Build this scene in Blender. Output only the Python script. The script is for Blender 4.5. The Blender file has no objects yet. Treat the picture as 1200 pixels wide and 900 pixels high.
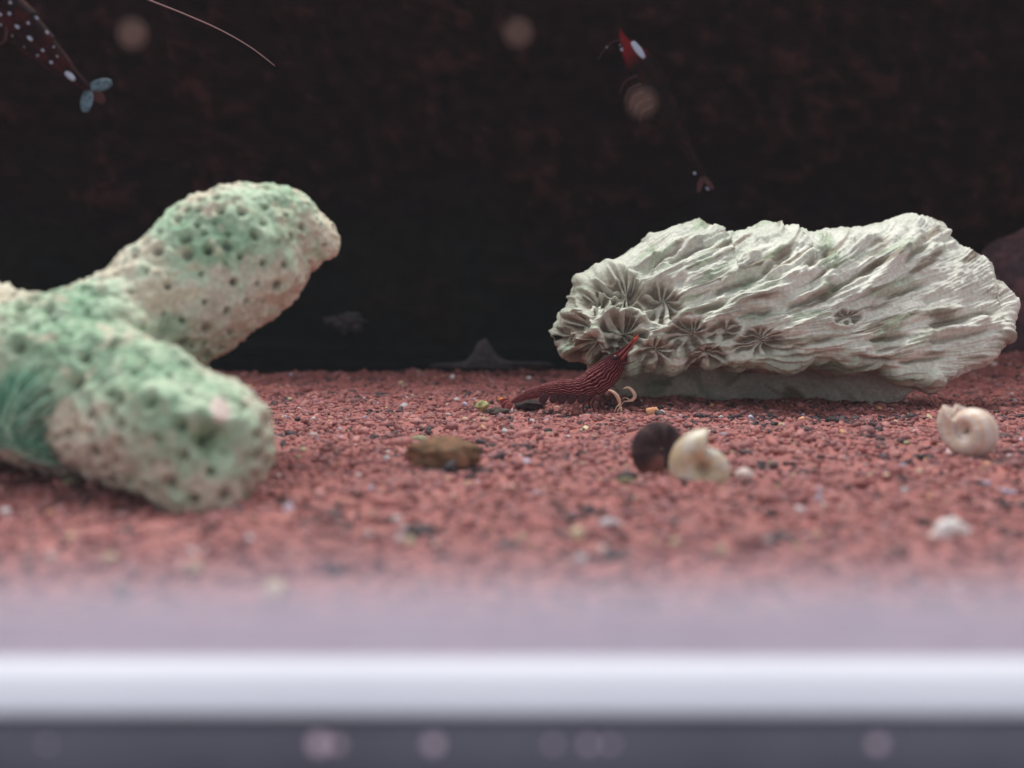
import bpy, math
import numpy as np
from mathutils import Vector, Matrix, noise as mnoise
from mathutils.kdtree import KDTree

rng = np.random.default_rng(11)
C = bpy.context.scene.collection
SC = bpy.context.scene

# ------------------------------------------------------------------ camera
F = 1153.0                     # focal length in photo pixels (1200 wide)
H = 0.0168                     # lens height above the gravel, metres
PITCH = math.radians(5.45)
cam_d = bpy.data.cameras.new('camera')
cam = bpy.data.objects.new('camera', cam_d); C.objects.link(cam)
cam.location = (0, 0, H)
cam.rotation_euler = (math.radians(90) - PITCH, 0, 0)
cam_d.sensor_fit = 'HORIZONTAL'; cam_d.sensor_width = 36.0
cam_d.lens = 36.0 * F / 1200.0
cam_d.clip_start = 0.002; cam_d.clip_end = 20.0
cam_d.dof.use_dof = True
cam_d.dof.focus_distance = 0.1315
cam_d.dof.aperture_fstop = 20.5
SC.camera = cam

# ------------------------------------------------------------------ light
w = bpy.data.worlds.new('World'); SC.world = w; w.use_nodes = True
w.node_tree.nodes['Background'].inputs[0].default_value = (0.93, 0.93, 1.0, 1)
w.node_tree.nodes['Background'].inputs[1].default_value = 0.57

def area(name, loc, target, sx, sy, power, col):
    l = bpy.data.lights.new(name, 'AREA'); l.shape = 'RECTANGLE'
    l.size = sx; l.size_y = sy; l.energy = power; l.color = col
    o = bpy.data.objects.new(name, l); C.objects.link(o)
    o.location = loc
    o.rotation_euler = (Vector(target) - Vector(loc)).to_track_quat('-Z', 'Y').to_euler()
    return o
area('tank_lamp', (-0.01, 0.182, 0.23), (0.0, 0.105, 0.0), 0.30, 0.04, 0.70, (1.0, 0.97, 0.94))

SC.view_settings.view_transform = 'Standard'
SC.view_settings.look = 'None'
SC.view_settings.exposure = 0.3
SC.view_settings.gamma = 1.0
SC.render.engine = 'CYCLES'
SC.cycles.use_denoising = True
SC.cycles.max_bounces = 8
SC.cycles.transparent_max_bounces = 12
SC.cycles.caustics_reflective = False
SC.cycles.caustics_refractive = False

# ------------------------------------------------------------------ helpers
cp, sp_ = math.cos(PITCH), math.sin(PITCH)
def at(px, py, Y):
    """point seen at photo pixel (px, py) at depth Y"""
    u, v = px - 600.0, 450.0 - py
    d = np.array([u, v * sp_ + F * cp, v * cp - F * sp_])
    return np.array([0, 0, H]) + d * (Y / d[1])
def ground(px, py, z=0.0):
    u, v = px - 600.0, 450.0 - py
    d = np.array([u, v * sp_ + F * cp, v * cp - F * sp_])
    return np.array([0, 0, H]) + d * ((z - H) / d[2])
def mpp(Y):                    # metres per photo pixel at depth Y
    return Y / F

_p = np.random.default_rng(3).permutation(256); _p = np.concatenate([_p, _p, _p])
_g = np.random.default_rng(4).normal(size=(256, 3)); _g /= np.linalg.norm(_g, axis=1)[:, None]
def pnoise(P):
    P = np.asarray(P, float); i = np.floor(P).astype(int); f = P - i; i &= 255
    u = f * f * f * (f * (f * 6 - 15) + 10)
    def gr(a, b, c):
        h = _p[_p[_p[i[:, 0] + a] + i[:, 1] + b] + i[:, 2] + c]
        return ((f - np.array([a, b, c])) * _g[h]).sum(1)
    x = [[[gr(a, b, c) for c in (0, 1)] for b in (0, 1)] for a in (0, 1)]
    def lp(a, b, t): return a + (b - a) * t
    return lp(lp(lp(x[0][0][0], x[1][0][0], u[:, 0]), lp(x[0][1][0], x[1][1][0], u[:, 0]), u[:, 1]),
              lp(lp(x[0][0][1], x[1][0][1], u[:, 0]), lp(x[0][1][1], x[1][1][1], u[:, 0]), u[:, 1]), u[:, 2]) * 1.5
def fbm(P, o=3):
    s = 0; a = 1.0; P = np.asarray(P, float)
    for k in range(o):
        s = s + a * pnoise(P + 17.3 * k); P = P * 2.03; a *= 0.5
    return s
def smooth(e0, e1, x):
    t = np.clip((x - e0) / (e1 - e0), 0, 1); return t * t * (3 - 2 * t)
def mixc(a, b, t):
    t = np.asarray(t)[..., None]; return np.asarray(a) * (1 - t) + np.asarray(b) * t

def make_mesh(name, V, Fc, col=None, smooth_shade=True):
    me = bpy.data.meshes.new(name)
    V = np.asarray(V, np.float32)
    if isinstance(Fc, np.ndarray):
        n, k = Fc.shape
        me.vertices.add(len(V)); me.vertices.foreach_set('co', V.ravel())
        me.loops.add(n * k); me.loops.foreach_set('vertex_index', Fc.astype(np.int32).ravel())
        me.polygons.add(n)
        me.polygons.foreach_set('loop_start', np.arange(0, n * k, k, dtype=np.int32))
        me.update(calc_edges=True); me.validate()
    else:
        me.from_pydata([tuple(map(float, v)) for v in V], [], [tuple(map(int, f)) for f in Fc]); me.update()
    me.polygons.foreach_set('use_smooth', np.full(len(me.polygons), smooth_shade))
    if col is not None:
        a = me.color_attributes.new('tint', 'FLOAT_COLOR', 'POINT')
        c = np.ones((len(V), 4), np.float32); c[:, :3] = col
        a.data.foreach_set('color', c.ravel())
    return me
def obj(name, me, mat, parent=None, loc=None):
    o = bpy.data.objects.new(name, me); C.objects.link(o)
    if mat is not None and me is not None: me.materials.append(mat)
    if parent is not None: o.parent = parent
    if loc is not None: o.location = tuple(map(float, loc))
    return o
def tag(o, label, cat, group=None):
    o['label'] = label; o['category'] = cat
    if group: o['group'] = group
    return o
def struct(o): o['kind'] = 'structure'; return o
def thing(name, label, cat, loc, group=None):
    o = bpy.data.objects.new(name, None); C.objects.link(o); o.location = tuple(map(float, loc))
    o.empty_display_size = 0.002
    return tag(o, label, cat, group)
def grid_faces(nu, nv, wrap=True):
    i = np.arange(nu - 1)[:, None]; m = nv if wrap else nv - 1
    j = np.arange(m)[None, :]; j2 = (j + 1) % nv
    return np.stack([(i * nv + j), (i * nv + j2), ((i + 1) * nv + j2), ((i + 1) * nv + j)], -1).reshape(-1, 4)
def box_mesh(name, lo, hi, bevel=0.0, seg=3):
    import bmesh
    bm = bmesh.new(); bmesh.ops.create_cube(bm, size=1)
    lo, hi = np.array(lo), np.array(hi)
    for v in bm.verts: v.co = Vector((lo + hi) / 2 + np.array(v.co) * (hi - lo))
    if bevel: bmesh.ops.bevel(bm, geom=bm.edges[:], offset=bevel, segments=seg, affect='EDGES', profile=0.5)
    me = bpy.data.meshes.new(name); bm.to_mesh(me); bm.free(); return me
def ico(sub):
    import bmesh
    bm = bmesh.new(); bmesh.ops.create_icosphere(bm, subdivisions=sub, radius=1)
    V = np.array([v.co[:] for v in bm.verts]); T = np.array([[v.index for v in f.verts] for f in bm.faces]); bm.free()
    return V, T
def tube(P, R, n=10, caps=True):
    P = np.asarray(P, float); R = np.asarray(R, float)
    T = np.gradient(P, axis=0); T /= np.linalg.norm(T, axis=1)[:, None] + 1e-12
    a = np.array([0, 1.0, 0]) if abs(T[0][1]) < 0.9 else np.array([1.0, 0, 0])
    ang = np.linspace(0, 2 * np.pi, n, endpoint=False); V = []
    for p, t, r in zip(P, T, R):
        s = a - t * (a @ t); s /= np.linalg.norm(s); b = np.cross(t, s); a = s
        V.append(p + r * (np.cos(ang)[:, None] * s + np.sin(ang)[:, None] * b))
    V = np.concatenate(V); Fc = [tuple(f) for f in grid_faces(len(P), n)]
    if caps:
        Fc.append(tuple(range(n - 1, -1, -1))); k = (len(P) - 1) * n; Fc.append(tuple(range(k, k + n)))
    return V, Fc
def spline(pts, n):
    P = np.asarray(pts, float); m = len(P)
    d = np.concatenate([[0], np.cumsum(np.linalg.norm(np.diff(P[:, :3], axis=0), axis=1))]); d /= d[-1]
    t = np.linspace(0, 1, n); out = np.zeros((n, P.shape[1]))
    M = np.gradient(P, d, axis=0)
    k = np.clip(np.searchsorted(d, t, 'right') - 1, 0, m - 2)
    h = d[k + 1] - d[k]; s = (t - d[k]) / h
    s = s[:, None]; h = h[:, None]
    return ((2*s**3 - 3*s**2 + 1) * P[k] + (s**3 - 2*s**2 + s) * h * M[k]
            + (-2*s**3 + 3*s**2) * P[k + 1] + (s**3 - s**2) * h * M[k + 1])

# ------------------------------------------------------------------ materials
def new_mat(name):
    m = bpy.data.materials.new(name); m.use_nodes = True
    nt = m.node_tree; return m, nt, nt.nodes, nt.links, nt.nodes['Principled BSDF']
def mat_plain(name, col, rough=0.6, spec=0.4, noise_scale=0, var=0.2, bump=0, coat=0, sss=0):
    m, nt, N, L, b = new_mat(name)
    b.inputs['Roughness'].default_value = rough; b.inputs['Specular IOR Level'].default_value = spec
    b.inputs['Coat Weight'].default_value = coat
    if noise_scale:
        tc = N.new('ShaderNodeTexCoord'); n = N.new('ShaderNodeTexNoise')
        n.inputs['Scale'].default_value = noise_scale; n.inputs['Detail'].default_value = 5
        L.new(tc.outputs['Object'], n.inputs['Vector'])
        r = N.new('ShaderNodeValToRGB')
        r.color_ramp.elements[0].position = 0.3; r.color_ramp.elements[1].position = 0.7
        r.color_ramp.elements[0].color = (*[c * (1 - var) for c in col], 1)
        r.color_ramp.elements[1].color = (*[min(1, c * (1 + var)) for c in col], 1)
        L.new(n.outputs['Fac'], r.inputs['Fac']); L.new(r.outputs[0], b.inputs['Base Color'])
        if bump:
            bp = N.new('ShaderNodeBump'); bp.inputs['Strength'].default_value = bump
            bp.inputs['Distance'].default_value = 0.0004
            L.new(n.outputs['Fac'], bp.inputs['Height']); L.new(bp.outputs[0], b.inputs['Normal'])
    else:
        b.inputs['Base Color'].default_value = (*col, 1)
    if sss:
        b.inputs['Subsurface Weight'].default_value = sss
        b.inputs['Subsurface Radius'].default_value = (0.0012, 0.0008, 0.0006)
        b.inputs['Subsurface Scale'].default_value = 1.0
    return m
def mat_tint(name, rough=0.7, spec=0.3, scale=2500, var=0.25, bump=0.4, dist=0.00015, sss=0.0, coat=0.0):
    """base colour from the mesh's own tint attribute, broken up by fine noise"""
    m, nt, N, L, b = new_mat(name)
    b.inputs['Roughness'].default_value = rough; b.inputs['Specular IOR Level'].default_value = spec
    b.inputs['Coat Weight'].default_value = coat; b.inputs['Coat Roughness'].default_value = 0.15
    at_ = N.new('ShaderNodeAttribute'); at_.attribute_name = 'tint'
    tc = N.new('ShaderNodeTexCoord'); n = N.new('ShaderNodeTexNoise')
    n.inputs['Scale'].default_value = scale; n.inputs['Detail'].default_value = 4
    L.new(tc.outputs['Object'], n.inputs['Vector'])
    mr = N.new('ShaderNodeMapRange'); mr.inputs['From Min'].default_value = 0.3; mr.inputs['From Max'].default_value = 0.7
    mr.inputs['To Min'].default_value = 1 - var; mr.inputs['To Max'].default_value = 1 + var
    L.new(n.outputs['Fac'], mr.inputs['Value'])
    mx = N.new('ShaderNodeVectorMath'); mx.operation = 'SCALE'
    L.new(at_.outputs['Color'], mx.inputs[0]); L.new(mr.outputs[0], mx.inputs['Scale'])
    L.new(mx.outputs[0], b.inputs['Base Color'])
    if bump:
        bp = N.new('ShaderNodeBump'); bp.inputs['Strength'].default_value = bump; bp.inputs['Distance'].default_value = dist
        L.new(n.outputs['Fac'], bp.inputs['Height']); L.new(bp.outputs[0], b.inputs['Normal'])
    if sss:
        b.inputs['Subsurface Weight'].default_value = sss
        b.inputs['Subsurface Radius'].default_value = (0.001, 0.0006, 0.0005)
        b.inputs['Subsurface Scale'].default_value = 1.0
    return m
M_coral = mat_tint('coral_skeleton', 0.75, 0.25, 2200, 0.22, 0.5, 0.0002)
M_coral2 = mat_tint('ribbed_coral_skeleton', 0.7, 0.3, 1800, 0.16, 0.45, 0.00018)
M_gravel = mat_tint('terracotta_gravel', 0.62, 0.4, 1600, 0.25, 0.4, 0.0001)
M_shrimp = mat_tint('shrimp_shell', 0.7, 0.05, 2500, 0.3, 0.4, 0.0001, 0.0, 0.0)
M_shell = mat_tint('snail_shell', 0.38, 0.5, 900, 0.12, 0.2, 0.0001, 0.25)
M_wall = mat_tint('dark_back_wall', 0.9, 0.03, 300, 0.35, 0.5, 0.0006)
M_rock = mat_tint('red_rock', 0.8, 0.2, 700, 0.4, 0.6, 0.0005)
M_cream = mat_plain('cream_limb', (0.68, 0.47, 0.34), 0.5, 0.3, 900, 0.2, 0.1, 0, 0.2)
M_tail = mat_plain('red_tail_fan', (0.20, 0.04, 0.04), 0.5, 0.2, 1500, 0.4)
M_limb = mat_plain('dark_red_limb', (0.055, 0.014, 0.017), 0.55, 0.2, 900, 0.3)
M_eye = mat_plain('black_eye', (0.006, 0.005, 0.006), 0.12, 0.6)
M_whisker = mat_plain('pink_whisker', (0.24, 0.13, 0.13), 0.5, 0.2)
M_fan = mat_plain('pale_tail_fan', (0.07, 0.11, 0.14), 0.5, 0.2, 2500, 0.7)
M_spot = mat_plain('white_spot', (0.34, 0.38, 0.48), 0.5, 0.3)
M_shelf = mat_plain('dark_base', (0.10, 0.10, 0.13), 0.45, 0.4, 120, 0.25)
M_milky = mat_plain('milky_edge', (0.83, 0.86, 0.96), 0.4, 0.4, 60, 0.04)
M_milky.node_tree.nodes['Principled BSDF'].inputs['Subsurface Weight'].default_value = 0.35
M_milky.node_tree.nodes['Principled BSDF'].inputs['Subsurface Radius'].default_value = (0.005, 0.005, 0.0055)
M_milky.node_tree.nodes['Principled BSDF'].inputs['Subsurface Scale'].default_value = 1.0
M_speck = mat_plain('brown_speck', (0.34, 0.2, 0.16), 0.6, 0.3, 2500, 0.25)
M_glint = mat_plain('pale_glint', (0.7, 0.54, 0.62), 0.5, 0.4, 2500, 0.1)
M_algae = mat_tint('green_algae', 0.7, 0.2, 3000, 0.25, 0)

def mat_clear(name, col, fac, rough):
    m, nt, N, L, b = new_mat(name); N.remove(b)
    t = N.new('ShaderNodeBsdfTransparent'); g = N.new('ShaderNodeBsdfGlossy')
    g.inputs['Roughness'].default_value = rough
    t.inputs['Color'].default_value = (*col, 1)
    x = N.new('ShaderNodeMixShader'); x.inputs[0].default_value = fac
    L.new(t.outputs[0], x.inputs[1]); L.new(g.outputs[0], x.inputs[2])
    L.new(x.outputs[0], N['Material Output'].inputs['Surface']); return m
M_glass = mat_clear('clear_glass', (0.985, 0.99, 0.99), 0.009, 0.05)
def mat_silicone():
    m, nt, N, L, b = new_mat('translucent_silicone')
    b.inputs['Base Color'].default_value = (0.74, 0.72, 0.84, 1); b.inputs['Roughness'].default_value = 0.4
    tc = N.new('ShaderNodeTexCoord'); sx = N.new('ShaderNodeSeparateXYZ')   # thin upper lip clear, thick foot milky
    L.new(tc.outputs['Object'], sx.inputs[0])
    mr = N.new('ShaderNodeMapRange'); mr.interpolation_type = 'SMOOTHSTEP'
    mr.inputs['From Min'].default_value = -0.0010; mr.inputs['From Max'].default_value = 0.0042
    mr.inputs['To Min'].default_value = 0.9; mr.inputs['To Max'].default_value = 0.03
    L.new(sx.outputs['Z'], mr.inputs['Value']); L.new(mr.outputs[0], b.inputs['Alpha']); return m
M_sil = mat_silicone()

# ------------------------------------------------------------------ the setting
struct(obj('bounce_shelf', box_mesh('bounce_shelf', (-0.4, -0.25, -0.0233), (0.4, 0.34, -0.0033), 0.0004), mat_plain('pale_bounce_shelf', (0.66, 0.65, 0.70), 0.5, 0.3, 40, 0.1)))  # unseen shelf, coloured pale to bounce light onto the white edge

tank = thing('aquarium', 'glass aquarium holding the red gravel, with a white edge along its front foot', 'aquarium', (0, 0.125, -0.0033))
def tk(name, me, m): o = obj(name, me, m); o.parent = tank; o.matrix_parent_inverse = Matrix.Translation((0, -0.125, 0.0033)); return o
tk('front_pane', box_mesh('front_pane', (-0.22, 0.0412, -0.0028), (0.22, 0.0445, 0.115), 0.0002, 2), M_glass)
tk('floor_pane', box_mesh('floor_pane', (-0.22, 0.0447, -0.0031), (0.22, 0.255, -0.0016), 0.0001, 1), mat_plain('floor_glass', (0.05, 0.06, 0.06), 0.2))
tk('white_edge', box_mesh('white_edge', (-0.225, 0.0386, -0.00078), (0.225, 0.0409, 0.0014), 0.0009, 5), M_milky)
tk('base_frame', box_mesh('base_frame', (-0.225, 0.0383, -0.0033), (0.225, 0.0409, -0.00081), 0.0002, 2), M_shelf)
# silicone seam: a concave fillet between the front pane and the floor
n = 160; xs = np.linspace(-0.21, 0.21, n); prof = []
for k in range(13):
    a = k / 12 * math.pi / 2
    prof.append((0.0512 - 0.0064 * math.sin(a), -0.0010 + 0.0054 * (1 - math.cos(a))))
prof += [(0.0448, -0.0012), (0.0512, -0.0012)]
V = np.array([[x, y, z * (1 + 0.15 * mnoise.noise((x * 60, 0, 2)))] for x in xs for (y, z) in prof])
tk('silicone_seam', make_mesh('silicone_seam', V, grid_faces(n, len(prof))), M_sil)

# lens bloom painted as a haze sheet at the pane's foot, thinning upwards
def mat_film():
    m, nt, N, L, b = new_mat('bloom_film')
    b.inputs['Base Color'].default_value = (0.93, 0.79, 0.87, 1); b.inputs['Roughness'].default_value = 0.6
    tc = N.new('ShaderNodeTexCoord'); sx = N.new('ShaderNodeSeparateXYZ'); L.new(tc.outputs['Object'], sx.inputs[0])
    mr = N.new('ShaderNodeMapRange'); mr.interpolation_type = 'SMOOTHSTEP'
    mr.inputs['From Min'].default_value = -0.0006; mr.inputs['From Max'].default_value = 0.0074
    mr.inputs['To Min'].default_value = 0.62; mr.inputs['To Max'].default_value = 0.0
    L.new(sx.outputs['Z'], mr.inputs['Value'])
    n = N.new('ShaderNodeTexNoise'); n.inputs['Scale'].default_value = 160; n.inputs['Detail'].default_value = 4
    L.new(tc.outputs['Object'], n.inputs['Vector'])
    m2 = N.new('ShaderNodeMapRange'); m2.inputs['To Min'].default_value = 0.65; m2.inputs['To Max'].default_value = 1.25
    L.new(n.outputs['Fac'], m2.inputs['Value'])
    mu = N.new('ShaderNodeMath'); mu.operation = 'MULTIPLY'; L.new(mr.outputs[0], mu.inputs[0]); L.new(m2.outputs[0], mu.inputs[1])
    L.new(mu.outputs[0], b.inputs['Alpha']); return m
tk('bloom_film', make_mesh('bloom_film', [(-0.215, 0.0411, 0.0004), (0.215, 0.0411, 0.0004), (0.215, 0.0411, 0.0088), (-0.215, 0.0411, 0.0088)], [(0, 1, 2, 3)]), mat_film())

# dark mottled back wall with a low ledge along its foot
nx, nz = 320, 200
X, Z = np.meshgrid(np.linspace(-0.24, 0.24, nx), np.linspace(-0.003, 0.13, nz), indexing='ij')
P = np.stack([X.ravel(), np.zeros(X.size), Z.ravel()], 1)
n1 = fbm(P * 240, 4); n2 = fbm(P * 45 + 5, 3); n3 = fbm(P * 420 + 9, 3)
upper = smooth(0.005, 0.045, P[:, 2] + 0.012 * n2 + 0.06 * np.clip(P[:, 0], -0.2, 0.2))
Yw = 0.214 - 0.0009 * n1 * (0.15 + upper) - 0.002 * n2 - 0.0005 * n3 * upper
Yw -= 0.012 * (1 - smooth(0.0022, 0.0042, P[:, 2] + 0.0006 * n2))
V = P.copy(); V[:, 1] = Yw - 0.34 * np.clip(P[:, 2] - 0.006, 0, 1)      # shaped to lean over the tank and shade the rear gravel
col = mixc((0.0066, 0.0108, 0.0098), (0.0105, 0.0040, 0.0050), upper)
col = mixc(col, (0.050, 0.018, 0.016), smooth(0.15, 1.0, n1 + 0.4 * n3 + 0.6 * n2) * upper * 0.55)
col = mixc(col, (0.003, 0.0025, 0.003), smooth(0.2, 0.7, -n3 - 0.3 * n1) * upper * 0.8)
struct(obj('back_wall', make_mesh('back_wall', V, grid_faces(nx, nz, False)[:, ::-1].copy(), col), M_wall))

# ------------------------------------------------------------------ gravel
def bed_z(P2):
    P3 = np.concatenate([P2 * 1.0, np.zeros((len(P2), 1))], 1)
    z = 0.0008 * fbm(P3 * 70, 3) + 0.0003 * pnoise(P3 * 420)
    z += 0.006 * smooth(0.075, 0.115, P2[:, 0]) * smooth(0.12, 0.17, P2[:, 1])
    return z
nx, ny = 640, 560
X, Y = np.meshgrid(np.linspace(-0.15, 0.15, nx), np.linspace(0.0450, 0.2138, ny), indexing='ij')
P2 = np.stack([X.ravel(), Y.ravel()], 1)
P3 = np.concatenate([P2, np.zeros((len(P2), 1))], 1)
worm = 0.5 - 1.6 * np.abs(pnoise(P3 * np.array([620, 760, 1]))) + 0.5 * pnoise(P3 * 1300 + 3)
V = np.concatenate([P2, (bed_z(P2) - 0.00012 + 0.00042 * worm)[:, None]], 1)
cn = fbm(P3 * 300 + 8, 3)
col = mixc((0.36, 0.122, 0.105), (0.26, 0.086, 0.078), smooth(-0.4, 0.4, cn))
col = mixc(col, (0.10, 0.045, 0.05), smooth(0.45, 0.75, fbm(P3 * 130 + 3, 3) + 0.35 * cn) * 0.7)
struct(obj('gravel_bed', make_mesh('gravel_bed', V, grid_faces(nx, ny, False), col), M_gravel))

TERRA = np.array([[0.36, 0.122, 0.105], [0.40, 0.145, 0.123], [0.28, 0.095, 0.085], [0.44, 0.185, 0.16], [0.30, 0.12, 0.115]])
DARK = np.array([[0.045, 0.028, 0.032], [0.075, 0.038, 0.042], [0.03, 0.024, 0.03]])
PALE = np.array([[0.42, 0.34, 0.42], [0.62, 0.45, 0.42], [0.60, 0.52, 0.32], [0.34, 0.32, 0.18], [0.62, 0.33, 0.17], [0.62, 0.58, 0.60]])
def grains(n, region, sub):
    (d0, d1) = region
    Yg = np.sqrt(rng.uniform(d0 ** 2, d1 ** 2, n)); Xg = rng.uniform(-0.60, 0.60, n) * Yg * 1.08
    B, T = ico(sub)
    P2 = np.stack([Xg, Yg], 1)
    L = rng.lognormal(-0.08, 0.45, n) * 0.00030
    S = np.stack([L * rng.uniform(0.9, 1.6, n), L * rng.uniform(0.6, 0.95, n), L * rng.uniform(0.5, 0.8, n)], 1)
    z = bed_z(P2) + rng.uniform(-0.0003, 0.00012, n)
    # random rotations, mostly lying flat
    yaw = rng.uniform(0, 6.283, n); pit = rng.normal(0, 0.35, n); rol = rng.normal(0, 0.5, n)
    cy, sy, cpp, spp, cr, sr = np.cos(yaw), np.sin(yaw), np.cos(pit), np.sin(pit), np.cos(rol), np.sin(rol)
    R = np.empty((n, 3, 3))
    R[:, 0] = np.stack([cy * cpp, cy * spp * sr - sy * cr, cy * spp * cr + sy * sr], 1)
    R[:, 1] = np.stack([sy * cpp, sy * spp * sr + cy * cr, sy * spp * cr - cy * sr], 1)
    R[:, 2] = np.stack([-spp, cpp * sr, cpp * cr], 1)
    K = 24                                        # shape variants of one grain
    var = np.stack([B * (1 + 0.42 * pnoise(B * 1.3 + 9.1 * k)[:, None] + 0.16 * rng.uniform(-1, 1, (len(B), 1))) for k in range(K)])
    base = var[rng.integers(0, K, n)] * S[:, None, :]
    V = np.einsum('nij,nkj->nki', R, base) + np.stack([Xg, Yg, z], 1)[:, None, :]
    P3 = np.stack([Xg, Yg, np.zeros(n)], 1)
    clump = fbm(P3 * 130 + 3, 3)
    pdark = 0.035 + 0.5 * smooth(0.12, 0.6, clump)
    # mulm gathers along the foot of the ribbed coral
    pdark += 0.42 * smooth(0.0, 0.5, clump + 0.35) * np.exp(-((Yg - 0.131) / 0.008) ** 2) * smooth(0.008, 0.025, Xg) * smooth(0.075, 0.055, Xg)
    q = rng.uniform(0, 1, n); c = TERRA[rng.integers(0, 5, n)] * np.array([0.90, 0.92, 0.98]) * rng.uniform(0.7, 1.2, (n, 1))
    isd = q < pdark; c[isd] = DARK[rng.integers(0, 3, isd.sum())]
    isp = q > 0.968; c[isp] = PALE[rng.integers(0, 6, isp.sum())] * rng.uniform(0.7, 1.1, (isp.sum(), 1))
    Fc = (T[None] + (np.arange(n) * len(B))[:, None, None]).reshape(-1, 3)
    return V.reshape(-1, 3), Fc, np.repeat(c, len(B), 0)
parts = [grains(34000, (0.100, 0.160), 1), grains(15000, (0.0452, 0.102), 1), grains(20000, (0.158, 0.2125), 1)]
Vs, Fs, Cs, k = [], [], [], 0
for v, f, c in parts:
    Vs.append(v); Fs.append(f + k); Cs.append(c); k += len(v)
Vs = np.concatenate(Vs); Fs = np.concatenate(Fs); Cs = np.concatenate(Cs)
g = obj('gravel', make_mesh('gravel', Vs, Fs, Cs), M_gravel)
g['kind'] = 'stuff'; g['label'] = 'fine terracotta red gravel with dark and pale grains covering the tank floor'; g['category'] = 'gravel'

# ------------------------------------------------------------------ left coral: stubby branched, pitted, green with algae
def sphere_chain(pts, n):
    S = spline([(*at(a, b, Y), r * mpp(Y)) for (a, b, Y, r) in pts], n)
    return S
chain = [sphere_chain([(-190, 410, .097, 100), (-60, 432, .093, 104), (40, 448, .0885, 98), (130, 474, .0845, 91), (200, 503, .081, 88), (232, 518, .079, 84)], 26),
         sphere_chain([(70, 420, .089, 64), (132, 384, .092, 65), (212, 349, .0965, 77), (276, 305, .100, 77), (318, 272, .102, 58), (352, 274, .103, 39), (379, 284, .103, 19)], 26),
         sphere_chain([(80, 395, .087, 50), (125, 398, .088, 44), (165, 398, .0905, 38), (195, 400, .094, 30)], 8),
         sphere_chain([(215, 530, .0795, 74), (232, 552, .0775, 56), (250, 578, .076, 36)], 6), sphere_chain([(240, 505, .0795, 70), (270, 500, .0785, 46)], 4),
         sphere_chain([(-40, 380, .097, 50), (-20, 350, .099, 24)], 4)]
B, T = ico(3); Vs, Fs, k = [], [], 0
for S in chain:
    for s in S:
        Vs.append(s[:3] + B * s[3]); Fs.append(T + k); k += len(B)
tmp = bpy.data.objects.new('tmp', make_mesh('tmp', np.concatenate(Vs), np.concatenate(Fs))); C.objects.link(tmp)
md = tmp.modifiers.new('r', 'REMESH'); md.mode = 'VOXEL'; md.voxel_size = 0.00022
ms = tmp.modifiers.new('s', 'SMOOTH'); ms.factor = 0.5; ms.iterations = 30
ev = tmp.evaluated_get(bpy.context.evaluated_depsgraph_get()); me = bpy.data.meshes.new_from_object(ev)
bpy.data.objects.remove(tmp)
nv = len(me.vertices); V = np.empty(nv * 3, np.float32); me.vertices.foreach_get('co', V); V = V.reshape(-1, 3).astype(float)
Nn = np.empty(nv * 3, np.float32); me.vertex_normals.foreach_get('vector', Nn); Nn = Nn.reshape(-1, 3).astype(float)
def to_px(P):
    d = P - np.array([0, 0, H]); u = d[:, 0]; v = d[:, 1] * sp_ + d[:, 2] * cp; f = d[:, 1] * cp - d[:, 2] * sp_
    return 600 + u / f * F, 450 - v / f * F
disp = 0.0009 * fbm(V * 140, 2) + 0.00036 * fbm(V * 620 + 4, 3) + 0.0003 * np.abs(pnoise(V * 1500))
kd = KDTree(nv)
for i, v in enumerate(V): kd.insert(v, i)
kd.balance()
def blob(px, py, Y, r_mm, depth_mm):
    co, i, d = kd.find(at(px, py, Y)); p = V[i]; out = []
    for c_, j, dd in kd.find_range(Vector(p), r_mm * 2.2e-3): disp[j] -= depth_mm * 1e-3 * math.exp(-(dd / (r_mm * 1e-3)) ** 2)
    return i
# the pits (corallites), evenly scattered but uneven in size
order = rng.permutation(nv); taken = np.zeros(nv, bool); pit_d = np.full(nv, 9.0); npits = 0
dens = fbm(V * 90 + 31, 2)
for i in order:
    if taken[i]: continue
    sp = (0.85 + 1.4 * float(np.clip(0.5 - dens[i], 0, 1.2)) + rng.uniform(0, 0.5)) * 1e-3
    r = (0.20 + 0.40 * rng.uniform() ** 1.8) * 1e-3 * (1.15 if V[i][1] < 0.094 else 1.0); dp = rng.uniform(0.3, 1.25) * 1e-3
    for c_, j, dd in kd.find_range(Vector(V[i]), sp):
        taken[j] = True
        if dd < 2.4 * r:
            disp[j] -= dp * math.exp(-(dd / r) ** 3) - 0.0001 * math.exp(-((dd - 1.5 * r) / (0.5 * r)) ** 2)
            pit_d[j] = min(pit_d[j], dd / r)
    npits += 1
blob(248, 512, .071, 1.2, 2.6); blob(262, 520, .071, 1.0, 1.6); blob(240, 522, .071, .7, 1.8); blob(288, 515, .071, 1.1, 1.2); blob(255, 535, .071, 1.2, .7)
blob(258, 480, .071, 0.7, -0.9); blob(272, 522, .071, .6, -.7); blob(232, 540, .071, .8, -.6)
blob(70, 560, .082, 3.0, 0.6)
Vd = V + Nn * disp[:, None]
px, py = to_px(V)
gA = fbm(V * 110 + 40, 3); gB = fbm(V * 520 + 2, 3); gC = fbm(V * 60 + 77, 2)
beige = mixc((0.58, 0.53, 0.40), (0.76, 0.71, 0.57), smooth(-0.4, 0.5, gB))
col = mixc(beige, (0.50, 0.44, 0.37), smooth(0.0, 0.8, gC) * 0.6)
def patch(cx, cy, rx, ry): return np.exp(-(((px - cx) / rx) ** 2 + ((py - cy) / ry) ** 2))
front = smooth(0.4, -0.2, Nn[:, 1])
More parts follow.
